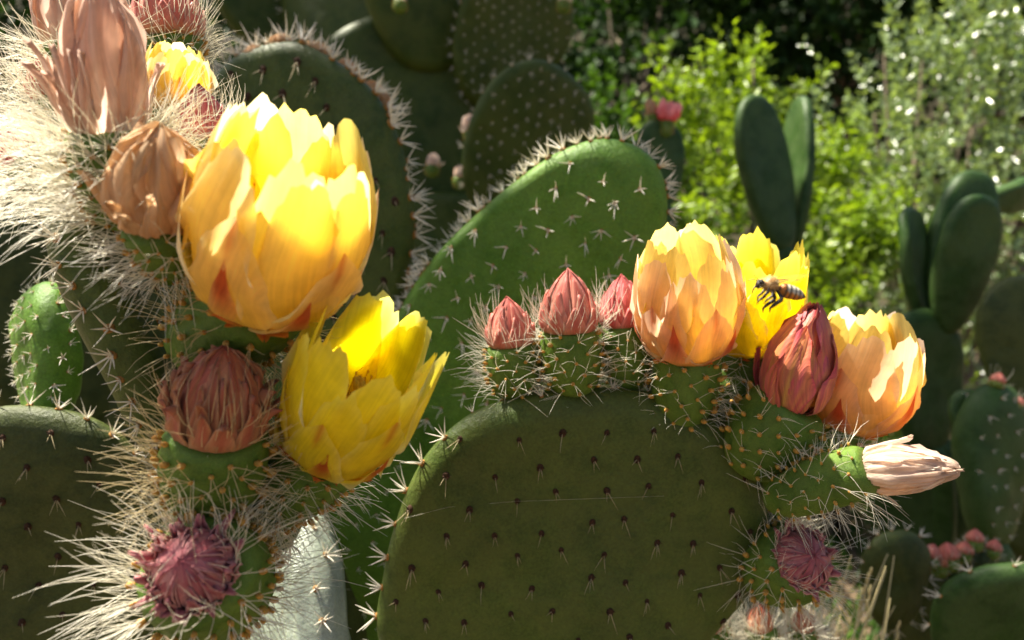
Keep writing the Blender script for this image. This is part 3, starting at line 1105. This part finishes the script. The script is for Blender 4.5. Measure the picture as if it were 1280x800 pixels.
# the tall cluster by the right-hand bushes
simple_plant('tall cluster of smooth overlapping grey-green pads beside the grey-green shrub',
             [((1160, 570), 1.12, (1150, 385), 1.10, .125, 38, .03), ((1182, 420), 1.10, (1228, 243), 1.05, .088, 34, .026), ((1168, 412), 1.14, (1222, 214), 1.15, .095, 26, .034),
              ((1152, 400), 1.13, (1138, 258), 1.13, .090, 74, .02), ((1230, 255), 1.16, (1312, 236), 1.2, .055, 30, .022), ((1150, 700), 1.14, (1160, 545), 1.12, .17, 20, .035)], M['pad_blue'], lower=2)
simple_plant('broad dark pad showing only its curved edge beside the thick stem-like pad',
             [((1290, 520), 1.0, (1275, 345), 1.0, .115, 15, .022), ((1290, 700), 1.0, (1290, 510), 1.0, .14, 15, .03)], M['pad_dark'], lower=2)
t, pp = simple_plant('thick stem-like grey-green pad with a small reddish bud on top',
                     [((1240, 690), .92, (1243, 478), .92, .10, 48, .045), ((1212, 575), .95, (1208, 486), .95, .05, 40, .02)], M['pad_blue'], lower=2, face=.022)
bud(t, P(1243, 486, .91), P(1246, 478, .91), P(1250, 466, .91), .016, .008, 'salmon', 'small reddish bud', hair=.15, rows=3, nper=6, nar=4)
bud(t, P(1266, 512, .91), P(1271, 505, .91), P(1276, 496, .91), .014, .007, 'salmon', 'small reddish bud', hair=.15, rows=3, nper=6, nar=4)
# low plants at the lower corner
t, pp = simple_plant('pad with a pale sunlit rim standing low beside the budding young pads',
                     [((1262, 900), .70, (1290, 705), .65, .150, 22, .026)], M['pad_blue'], lower=1, rim=.03)
t, pp = simple_plant('small young pads with pink-tipped buds low down behind the dry grass',
                     [((1190, 850), .78, (1185, 715), .78, .13, 8, .02), ((1120, 790), .76, (1125, 665), .75, .075, 35, .015), ((1225, 745), .78, (1222, 682), .78, .035, 15, .014)], M['pad_dark'], lower=1, rim=.014)
for (x, y, s_, hu) in [(1160, 712, 1.0, 'salmon'), (1190, 715, 1.15, 'salmon'), (1203, 705, .9, 'salmon'), (1172, 722, 1, 'brown'), (1238, 700, .8, 'salmon'), (1218, 690, .9, 'salmon')]:
    b_ = P(x, y, .775)
    u_ = UP * .012 * s_ + RIGHT * rng.uniform(-.003, .003)
    bud(t, b_, b_ + u_, b_ + u_ * 2.1, .016 * s_, .0085 * s_, hu, None, hair=.3, hair_len=.006, rows=3, nper=6, nar=4)

# the big shaded clump at the back
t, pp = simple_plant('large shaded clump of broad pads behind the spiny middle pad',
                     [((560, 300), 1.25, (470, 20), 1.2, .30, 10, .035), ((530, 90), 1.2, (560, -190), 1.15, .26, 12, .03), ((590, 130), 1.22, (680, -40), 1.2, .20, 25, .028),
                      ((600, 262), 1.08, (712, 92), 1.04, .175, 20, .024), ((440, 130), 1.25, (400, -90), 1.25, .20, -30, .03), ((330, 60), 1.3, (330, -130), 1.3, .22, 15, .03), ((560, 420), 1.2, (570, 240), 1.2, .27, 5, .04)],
                     M['pad_back_shaded'], lower=2)
for k in (2, 3, 4, 5):
    pp[k].rim(.018, RIM_SMALL, 1.0)
for k in (2, 3):
    pp[k].areoles(.018, .015, FACE_STAR, .75)
for (x, y, dx, dy, hu) in [(590, 165, -4, -22, 'cream'), (607, 155, 6, -20, 'cream'), (622, 138, 10, -18, 'tan'), (632, 132, 14, -12, 'tan')]:
    withered(t, P(x, y + 14, 1.07), P(x, y, 1.06), P(x + dx, y + dy, 1.06), .022, .011, hu, 'dried flower remnant', hair=.1, nar=4, n=(4, 4, 3), loose=1)
for (x, y, r) in [(500, 5, .008), (540, 210, .009), (575, 225, .009), (705, 5, .009)]:
    withered(t, P(x, y + 12, 1.1), P(x, y, 1.1), P(x + 3, y - 18, 1.1), .02, r, 'cream', 'dried flower remnant', hair=.1, nar=4, n=(3, 3, 3), loose=1)

# dark pads behind the withered flowers
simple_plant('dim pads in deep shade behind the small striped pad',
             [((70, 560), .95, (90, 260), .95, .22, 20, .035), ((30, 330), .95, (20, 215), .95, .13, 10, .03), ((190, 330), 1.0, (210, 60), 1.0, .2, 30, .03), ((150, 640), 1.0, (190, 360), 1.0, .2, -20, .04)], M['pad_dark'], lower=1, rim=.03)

# ------------------------------------------------------------------ the pad with dried fruit remains along its rim (behind the large flower)
t = thing('prickly_pear', 'upright pad edged with spines and brown dried remnants, behind the large peach-gold flower', 'cactus', root_at(P(400, 700, .66), 0, .03))
D = traced_pad(t, [(262, 110), (290, 75), (330, 56), (370, 52), (410, 70), (450, 98), (480, 135), (502, 185), (515, 240), (518, 300), (505, 370), (485, 450), (455, 540), (420, 640), (370, 700), (330, 680), (285, 560), (255, 420), (242, 280), (246, 180)],
               .66, (-.25, -.12, 1), .026, M['pad_back_shaded'], seg=140, rings=12, seed=3, wob=.005)
D.areoles(.027, .021, FACE, 1.55, skew=.15, tmax=.94)
D.rim(.0125, RIM, 1.35)
D.rim(.018, RIM, 1.0)
for (x, y, dx, dy, s_) in [(352, 56, -3, -14, 1), (396, 66, 3, -13, 1.1), (432, 88, 6, -12, .9), (466, 118, 10, -10, 1.2), (478, 128, 9, -5, .8), (318, 66, -4, -9, .8)]:
    withered(t, P(x, y + 6, .655), P(x, y, .652), P(x + dx, y + dy, .648), .012 * s_, .0075 * s_, 'tan', 'brown dried flower scar', hair=.5, hair_len=.01, nar=4, n=(5, 4, 4), loose=3, crumple=.4)
down_to_ground(t, P(385, 690, .66), M['pad_back_shaded'], .16, 2)

# ------------------------------------------------------------------ the spiny middle pad
t = thing('prickly_pear', 'fresh green spiny pad with a sunlit rim, standing behind the row of red buds', 'cactus', root_at(P(640, 720, .62), 0, .05))
E = traced_pad(t, [(497, 395), (530, 340), (570, 293), (615, 252), (660, 215), (705, 187), (750, 173), (790, 180), (818, 200), (832, 232), (834, 270), (825, 310), (810, 350), (800, 400), (780, 460), (740, 540), (690, 620), (640, 690), (590, 700), (545, 660), (510, 590), (490, 510), (486, 450)],
               .60, (-.22, -.08, 1), .028, M['pad_fresh'], seg=150, rings=12, seed=8, wob=.004)
E.areoles(.0245, .0175, FACE_STAR, 1.2, skew=-.35, tmax=.93)
E.rim(.0105, RIM, .95)
E.rim(.015, RIM, .7)
E2 = axis_pad(t, P(520, 960, .62), P(466, 500, .61), .14, 12, .03, M['pad_fresh'], seg=80, rings=10, seed=47, wob=.004)
E2.areoles(.019, .017, FACE_STAR, .6)
down_to_ground(t, P(625, 690, .61), M['pad_fresh'], .16, 2)

# ------------------------------------------------------------------ lower pad at the edge of the clump, with the small striped young pad on its rim
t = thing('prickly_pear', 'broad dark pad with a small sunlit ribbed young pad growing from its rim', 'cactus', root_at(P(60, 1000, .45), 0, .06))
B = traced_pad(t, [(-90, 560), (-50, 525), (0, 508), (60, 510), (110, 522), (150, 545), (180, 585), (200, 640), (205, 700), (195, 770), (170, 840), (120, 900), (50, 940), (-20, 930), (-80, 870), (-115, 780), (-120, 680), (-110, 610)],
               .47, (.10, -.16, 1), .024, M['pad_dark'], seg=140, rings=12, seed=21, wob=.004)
B.areoles(.027, .0185, FACE, 1.0, skew=.12, tmax=.95)
B.rim(.014, RIM, .8)
C_ = axis_pad(t, P(62, 545, .482), P(54, 356, .505), .066, -74, .028, M['pad_fresh'], seg=90, rings=12, seed=31, wob=.003)
C_.areoles(.0105, .0095, FACE_STAR, .6, tmax=.97, jit=.1)
C_.rim(.008, RIM_SMALL, .75)
down_to_ground(t, P(40, 930, .47), M['pad_dark'], .16, 1)

# ------------------------------------------------------------------ the central pad with its row of buds and flowers
t = thing('prickly_pear', 'large shaded pad crowned by red buds, peach and yellow flowers', 'cactus', root_at(P(690, 1000, .47), 0, .06))
F_ = traced_pad(t, [(474, 800), (479, 720), (497, 645), (528, 575), (580, 522), (640, 497), (715, 486), (795, 488), (860, 502), (912, 538), (943, 588), (960, 648), (953, 700), (930, 748), (893, 792), (845, 850), (770, 915), (690, 945), (610, 935), (530, 890)],
                .46, (.03, -.20, 1), .028, M['pad_olive'], seg=180, rings=14, seed=14, wob=.003)
F_.areoles(.0262, .0175, FACE, 1.0, skew=.10, tmax=.965)
F_.rim(.0165, RIM, .95, keep=lambda p: p.x < -.035)
F_.rim(.017, RIM_SMALL, .8, keep=lambda p: p.x > -.035)
down_to_ground(t, P(690, 935, .46), M['pad_olive'], .17, 1)

bud(t, P(650, 501, .452), P(639, 432, .446), P(634, 371, .440), 70 * .00045, 29 * .00045, 'salmon', 'small salmon-red bud, outermost in the row', hair=1.5, hair_len=.019, rows=4, nper=9)
bud(t, P(717, 496, .445), P(711, 414, .437), P(710, 336, .431), 76 * .00044, 35 * .00044, 'salmon', 'largest pointed salmon-red bud in the row', hair=1.5, hair_len=.018, rows=4, nper=9)
bud(t, P(787, 490, .455), P(779, 408, .450), P(777, 343, .445), 66 * .00045, 29 * .00045, 'red', 'red bud half hidden beside the peach flower', hair=1.5, hair_len=.018, rows=4, nper=9)
flower(t, P(846, 534, .452), P(862, 444, .437), P(856, 304, .405), 88 * .00044, 68 * .00042, 'peach', 'peach flower with folded pink-tinged petals', hair=.9, hair_len=.014, mer=MER_CUP)
flower(t, P(900, 534, .470), P(932, 438, .468), P(945, 312, .440), 84 * .00046, 66 * .00046, 'lemon', 'lemon-yellow flower behind the flying bee', hair=.9, hair_len=.014, mer=MER_OPEN)
withered(t, P(928, 590, .445), P(985, 510, .430), P(1019, 384, .418), 100 * .00043, 43 * .00042, 'red', 'closed rose-red spent flower', mer=MER_SPINDLE, crumple=.13, hair=1.0, hair_len=.014, mat='bud_scale', loose=3)
flower(t, P(950, 606, .455), P(1058, 531, .455), P(1088, 404, .432), 92 * .00045, 74 * .00044, 'peach', 'peach flower with yellow heart, beyond the closed red flower', hair=1.1, hair_len=.016, mer=MER_CUP)
withered(t, P(958, 628, .425), P(1078, 588, .392), P(1196, 586, .378), 66 * .00040, 28 * .00038, 'cream', 'cream shrivelled flower pointing sideways', mer=MER_SPINDLE, crumple=.30, n=(6, 6, 5), hwf=.6, wf=1.5, hair=1.2, hair_len=.018)
bud(t, P(945, 722, .475), P(1000, 700, .440), P(1018, 694, .428), 98 * .00044, 36 * .00044, 'maroon', 'dark red bud seen end on below the shrivelled flower', mer=MER_DOME, hair=1.6, hair_len=.020, rows=5, nper=11, nar=10, fl=.3, pw=.3)
bud(t, P(950, 665, .480), P(985, 655, .475), P(1000, 650, .472), 70 * .00046, 22 * .00046, 'salmon', 'hairy sunlit bud tucked under the green ovaries', hair=2.2, hair_len=.016, rows=3, nper=8)
for (x, y, x2, y2, w, hu) in [(905, 815, 893, 785, 34, 'brown'), (955, 830, 950, 785, 40, 'brown'), (1000, 820, 1003, 785, 34, 'brown')]:
    bud(t, P(x, y, .55), P(x2, y2, .545), P(x2 + (x2 - x) * .6, y2 + (y2 - y) * .7, .54), w * .00055, w * .4 * .00055, hu, 'soft hairy bud low on the pad edge', hair=2, hair_len=.02, rows=3, nper=8)

# ------------------------------------------------------------------ the plant with the two large flowers, seen edge on
t = thing('prickly_pear', 'edge-on pad bristling with white hairs, carrying the large gold flower and withered blooms', 'cactus', root_at(P(370, 1250, .40), 0, .10))
A = axis_pad(t, P(345, 690, .40), P(125, 150, .385), .165, 66, .030, M['pad_olive'], seg=120, rings=12, seed=40, wob=.004, cup=.01)
A.areoles(.022, .02, FACE_STAR, 1.1, tmax=.95)
A.rim(.0095, RIM, .8)
A2 = axis_pad(t, P(395, 1010, .47), P(352, 630, .535), .105, -66, .042, M['pad_glare'], seg=96, rings=26, seed=44, wob=.003, rib=.0024)
A2.rim(.017, RIM, .8)
A2.areoles(.028, .028, FACE, .8)
A3 = axis_pad(t, P(440, 1000, .58), P(405, 600, .60), .13, 40, .03, M['pad_dark'], seg=80, rings=10, seed=45, wob=.003)
A3.rim(.02, RIM, .8)
down_to_ground(t, P(395, 1000, .475), M['pad_olive'], .15, 1)

flower(t, P(238, 440, .335), P(328, 380, .305), P(372, 174, .262), 128 * .00031, 111 * .00029, 'gold', 'largest flower, gold and peach with sunlit petals', hair=1.6, hair_len=.017, mer=MER_CUP, hairmat='hair_tan', nar=11)
flower(t, P(315, 640, .345), P(410, 570, .325), P(474, 424, .288), 105 * .00033, 85 * .00031, 'lemon', 'lemon-yellow open flower below the largest one', hair=1.7, hair_len=.016, mer=MER_OPEN, nar=11)
bud(t, P(262, 640, .320), P(272, 540, .298), P(280, 432, .286), 124 * .00030, 57 * .00029, 'brown', 'large brown-red bud with many ragged scales', mer=MER_DOME, hair=1.8, hair_len=.022, rows=6, nper=13, hairmat='hair_tan', nar=11, pw=.30, fl=.40)
bud(t, P(290, 745, .330), P(245, 715, .285), P(226, 700, .268), 150 * .00029, 50 * .00028, 'maroon', 'purple-red bud seen end on, ringed by long white bristles', mer=MER_DOME, hair=2.0, hair_len=.030, rows=6, nper=13, nar=11, pw=.28, fl=.5)
withered(t, P(160, 285, .310), P(134, 172, .295), P(122, -25, .282), 104 * .00030, 45 * .00029, 'brown', 'tall withered pinkish-brown flower', hair=3.0, hair_len=.034, per=4, nar=12, crumple=.24, wf=1.4, hwf=.85, loose=8)
withered(t, P(225, 335, .300), P(192, 284, .282), P(200, 160, .268), 84 * .00029, 54 * .00027, 'tan', 'smaller withered tan flower beside the largest flower', hair=1.4, hair_len=.02, crumple=.28, wf=1.3, hwf=.85, loose=6)
flower(t, P(215, 190, .355), P(215, 140, .35), P(225, 62, .34), 60 * .00035, 42 * .00034, 'gold', 'pale yellow flower half hidden among bristles', hair=1.8, hair_len=.022)
flower(t, P(205, 350, .335), P(222, 300, .325), P(258, 205, .315), 60 * .00033, 40 * .00032, 'gold', 'pale flower pressed against the largest flower', hair=1.0, hair_len=.018)
bud(t, P(265, 235, .345), P(255, 175, .340), P(248, 105, .335), 66 * .00034, 32 * .00034, 'red', 'crimson bud with white bristles beside the largest flower', hair=1.8, hair_len=.020, rows=4, nper=10)
bud(t, P(70, 225, .34), P(30, 200, .335), P(2, 165, .33), 66 * .00034, 28 * .00034, 'red', 'crimson bud sticking out sideways below the tall withered flower', hair=2.0, hair_len=.026, rows=4, nper=10)
bud(t, P(100, 160, .345), P(70, 120, .34), P(50, 70, .335), 66 * .00034, 28 * .00034, 'salmon', 'bristly red bud behind the tall withered flower', hair=2.2, hair_len=.026, rows=4, nper=10)
withered(t, P(100, 110, .35), P(85, 60, .345), P(75, -60, .34), 60 * .00035, 34 * .00034, 'brown', 'withered flower standing behind the tall one', hair=1.5, hair_len=.026)
bud(t, P(225, 90, .42), P(212, 45, .415), P(205, -35, .41), 70 * .00042, 40 * .00042, 'salmon', 'peach-pink swelling bud at the top of the plant', hair=1.2, hair_len=.02, rows=4, nper=8, mer=MER_DOME)

# ------------------------------------------------------------------ the bee
def bee():
    L = .0192
    c = P(977, 361, .285)
    X = (RIGHT * 1.0 - UP * .24 + FWD * .12).normalized()      # from head to tail
    Y = (UP - X * UP.dot(X)).normalized()
    Z = X.cross(Y)
    def q(x, y, z):
        return c + (X * x + Y * y + Z * z) * L
    t = thing('honey_bee', 'honey bee hovering in front of the lemon-yellow flower', 'bee', c)
    k = NT('bee_body')
    at = k.n('ShaderNodeAttribute', attribute_name='tint')
    b_ = k.n('ShaderNodeBsdfPrincipled')
    tc = k.n('ShaderNodeTexCoord').outputs['Object']
    k.l(k.mul(at.outputs['Color'], .6, 1.3, k.noise(1500, 3, .6, tc)), b_.inputs['Base Color'])
    b_.inputs['Roughness'].default_value = .5
    k.l(b_.outputs['BSDF'], k.out.inputs['Surface'])
    prof = [(-.50, .0, -.02), (-.495, .055, -.03), (-.46, .085, -.02), (-.41, .09, 0), (-.375, .06, .0), (-.36, .05, .01), (-.33, .10, .02), (-.27, .14, .03), (-.19, .145, .03), (-.12, .11, .02), (-.08, .05, .0), (-.055, .045, -.005),
            (-.02, .10, -.01), (.05, .135, -.015), (.10, .132, -.015), (.13, .138, -.018), (.20, .132, -.02), (.24, .126, -.022), (.27, .128, -.024), (.34, .108, -.03), (.37, .096, -.032), (.42, .07, -.036), (.46, .04, -.04), (.50, .0, -.045)]
    b = MB()
    cols = []
    ns = 16
    dark, fuzz, amber, pale = lin('#2a1a0e'), lin('#a87c44'), lin('#cf7f28'), lin('#e6dcc0')
    for (x, r, y) in prof:
        for i in range(ns):
            a = 2 * math.pi * i / ns
            b.v.append(q(x, y + math.cos(a) * r, math.sin(a) * r * .95))
            if x < -.365:
                cc = dark * 1.2
            elif x < -.06:
                cc = fuzz
            else:
                f = (x + .02) / .5
                band = math.sin(f * 34)
                cc = amber if f < .5 else dark
                if band > .3:
                    cc = pale if math.cos(a) > -.2 else amber
                elif band < -.5:
                    cc = dark
                if f > .85:
                    cc = dark
            cols.append((*cc, 1))
    for i in range(len(prof) - 1):
        for j in range(ns):
            j2 = (j + 1) % ns
            b.f.append((i * ns + j, i * ns + j2, (i + 1) * ns + j2, (i + 1) * ns + j)); b.mi.append(0)
    def limb(pts, rr):
        n0 = len(b.v)
        b.tube([q(*p) for p in pts], [r * L for r in rr], 6)
        cols.extend([(*dark, 1)] * (len(b.v) - n0))
    for s_ in (-1, 1):
        limb([(-.27, -.06, .08 * s_), (-.30, -.16, .13 * s_), (-.36, -.22, .12 * s_), (-.37, -.32, .10 * s_)], [.026, .024, .018, .008])
        limb([(-.20, -.08, .09 * s_), (-.22, -.20, .17 * s_), (-.30, -.28, .17 * s_), (-.34, -.37, .15 * s_)], [.028, .026, .020, .008])
        limb([(-.12, -.07, .08 * s_), (-.02, -.18, .15 * s_), (-.03, -.22, .16 * s_), (-.14, -.34, .16 * s_), (-.20, -.42, .15 * s_), (-.19, -.50, .14 * s_)], [.030, .036, .042, .036, .022, .008])
        limb([(-.47, .03, .04 * s_), (-.53, .06, .08 * s_), (-.64, .05 + .05 * s_, .12 * s_)], [.010, .009, .008])
        # eyes
        n0 = len(b.v)
        b.ball(q(-.435, .01, .068 * s_), (L * .045, L * .045, L * .06), 0, 8, 6)
        cols.extend([(*(lin('#0c0806')), 1)] * (len(b.v) - n0))
    limb([(-.49, -.05, 0), (-.53, -.13, 0), (-.54, -.22, 0)], [.02, .016, .008])
    o_ = b.build('body', k.m, t)
    ca = o_.data.color_attributes.new('tint', 'FLOAT_COLOR', 'POINT')
    ca.data.foreach_set('color', np.array(cols, 'f').ravel())
    # fuzz on thorax and head
    hb = MB()
    for i in range(260):
        x = rng.uniform(-.46, -.08); a = rng.uniform(0, 6.28)
        r = np.interp(x, [p[0] for p in prof], [p[1] for p in prof])
        y = np.interp(x, [p[0] for p in prof], [p[2] for p in prof])
        p0 = q(x, y + math.cos(a) * r, math.sin(a) * r)
        p1 = q(x + rng.uniform(-.02, .04), y + math.cos(a) * (r + .045), math.sin(a) * (r + .045))
        hb.tube([p0, p1], [.00006, .00002], 3, 0, cap=False)
    hb.build('fuzz', M['hair_tan'], t, kind='stuff')
    # wings: clear membrane with brown veins
    w = NT('wing_membrane')
    g = w.n('ShaderNodeBsdfGlossy'); g.inputs['Roughness'].default_value = .25
    g.inputs['Color'].default_value = (.9, .85, .7, 1)
    tr = w.n('ShaderNodeBsdfTransparent'); tr.inputs['Color'].default_value = (.95, .88, .68, 1)
    ms = w.n('ShaderNodeMixShader'); ms.inputs['Fac'].default_value = .10
    w.l(tr.outputs['BSDF'], ms.inputs[1]); w.l(g.outputs['BSDF'], ms.inputs[2]); w.l(ms.outputs['Shader'], w.out.inputs['Surface'])
    for s_ in (-1, 1):
        for (len_, wid, ang, x0) in ((.62, .17, .42, -.22), (.42, .13, .22, -.14)):
            root = q(x0, .12, .07 * s_)
            dirw = (X * math.cos(ang) + Y * math.sin(ang) * .9 + Z * s_ * .38).normalized()
            sidew = (X * math.sin(ang) * -.3 + Y * .75 + Z * s_ * -.5)
            sidew = (sidew - dirw * sidew.dot(dirw)).normalized()
            vb = []
            n_ = 12
            for i in range(n_ + 1):
                f = i / n_
                ww = wid * (math.sin(math.pi * min(1, f ** .8 * .96 + .03)) ** .7) * L
                vb.append(root + dirw * f * len_ * L + sidew * ww * .35)
                vb.append(root + dirw * f * len_ * L - sidew * ww * .65)
            ff = [(2 * i, 2 * i + 1, 2 * i + 3, 2 * i + 2) for i in range(n_)]
            wo = mesh_obj('wing', vb, ff, w.m, t)
            vm = MB()
            vm.tube([vb[2 * i] for i in range(n_ + 1)], .00009, 3, 0, cap=False)
            vm.tube([vb[2 * i + 1] for i in range(n_ + 1)], .00004, 3, 0, cap=False)
            vm.tube([root, vb[2 * 6 + 1].lerp(vb[2 * 6], .5), vb[2 * 10 + 1]], .00005, 3, 0, cap=False)
            vm.tube([root, vb[2 * 5 + 1].lerp(vb[2 * 5], .25), vb[2 * 8 + 1]], .00005, 3, 0, cap=False)
            vm.build('veins', M['felt'], wo)
bee()

# ------------------------------------------------------------------ spider silk across the central pad
sb = MB()
sp = [P(x, y, .4385) for x, y in ((505, 648), (560, 634), (640, 627), (720, 624), (830, 620))]
sb.tube(sp, .00005, 3)
for i in range(26):
    f = rng.random()
    j = min(3, int(f * 4))
    sb.ball(sp[j].lerp(sp[j + 1], f * 4 - j), (.00012,) * 3, 0, 4, 3)
o = sb.build('spider_silk', M['hair'])
o['label'] = 'single thread of spider silk stretched across the large shaded pad'
o['category'] = 'spider silk'

# ------------------------------------------------------------------ dry grass and low growth in the corner below the shrivelled flower
M['straw'] = mat_simple('straw', '#d9c992', .7, .25, 60, transl=.3)
M['grass'] = mat_simple('grass', '#6d8434', .6, .3, 60, transl=.35)
for i, (px, py, d, n, lab) in enumerate([(985, 900, .66, 40, 'tuft of dry straw-coloured grass below the end-on red bud'), (1040, 980, .85, 20, 'thin grass stalks with seed heads behind the straw tuft')]):
    b0 = P(px, py, d); b0.z = 0
    t = thing('grass_tuft', lab, 'grass', b0, 'grass tufts by the cactus')
    sb, hb = MB(), MB()
    for k in range(n):
        tip = P(rng.uniform(940, 1125), rng.uniform(690, 790), d + rng.uniform(-.06, .1))
        p0 = b0 + Vector((rng.uniform(-.05, .05), rng.uniform(-.04, .04), -.02))
        mid = p0.lerp(tip, .6) + Vector((rng.uniform(-.05, .02), 0, .06))
        q = [p0, p0.lerp(mid, .6) + Vector((0, 0, .03)), mid, tip]
        sb.tube(q, [.0018, .0017, .0014, .0005], 4)
        if k % 3 == 0:
            dd = (tip - mid).normalized()
            for m_ in range(9):
                hp = tip - dd * .005 * m_
                hb.ball(hp + Vector((rng.uniform(-.002, .002), 0, rng.uniform(-.002, .002))), (.0012, .0012, .0034), 0, 5, 4, dd.to_track_quat('Z', 'Y').to_matrix())
    sb.build('blades', M['straw'] if i == 0 else M['grass'], t, kind='stuff')
    hb.build('seed_heads', M['straw'], t, kind='stuff')
g = np.random.default_rng(77)
n = 9000
pos = np.stack([g.uniform(-1.2, 1.6, n), g.uniform(.7, 3.2, n), np.full(n, -.01)], 1)
o = leaf_cloud('ground_cover', pos, g.normal(size=(n, 3)) * .5 + np.array([0, 0, .9]), g.normal(size=(n, 3)), .05 * g.uniform(.5, 1.6, n), .014 * g.uniform(.6, 1.3, n), g.random(n), M['leaf_mid'], None, 'stuff', 'low green weeds covering the soil between the plants')
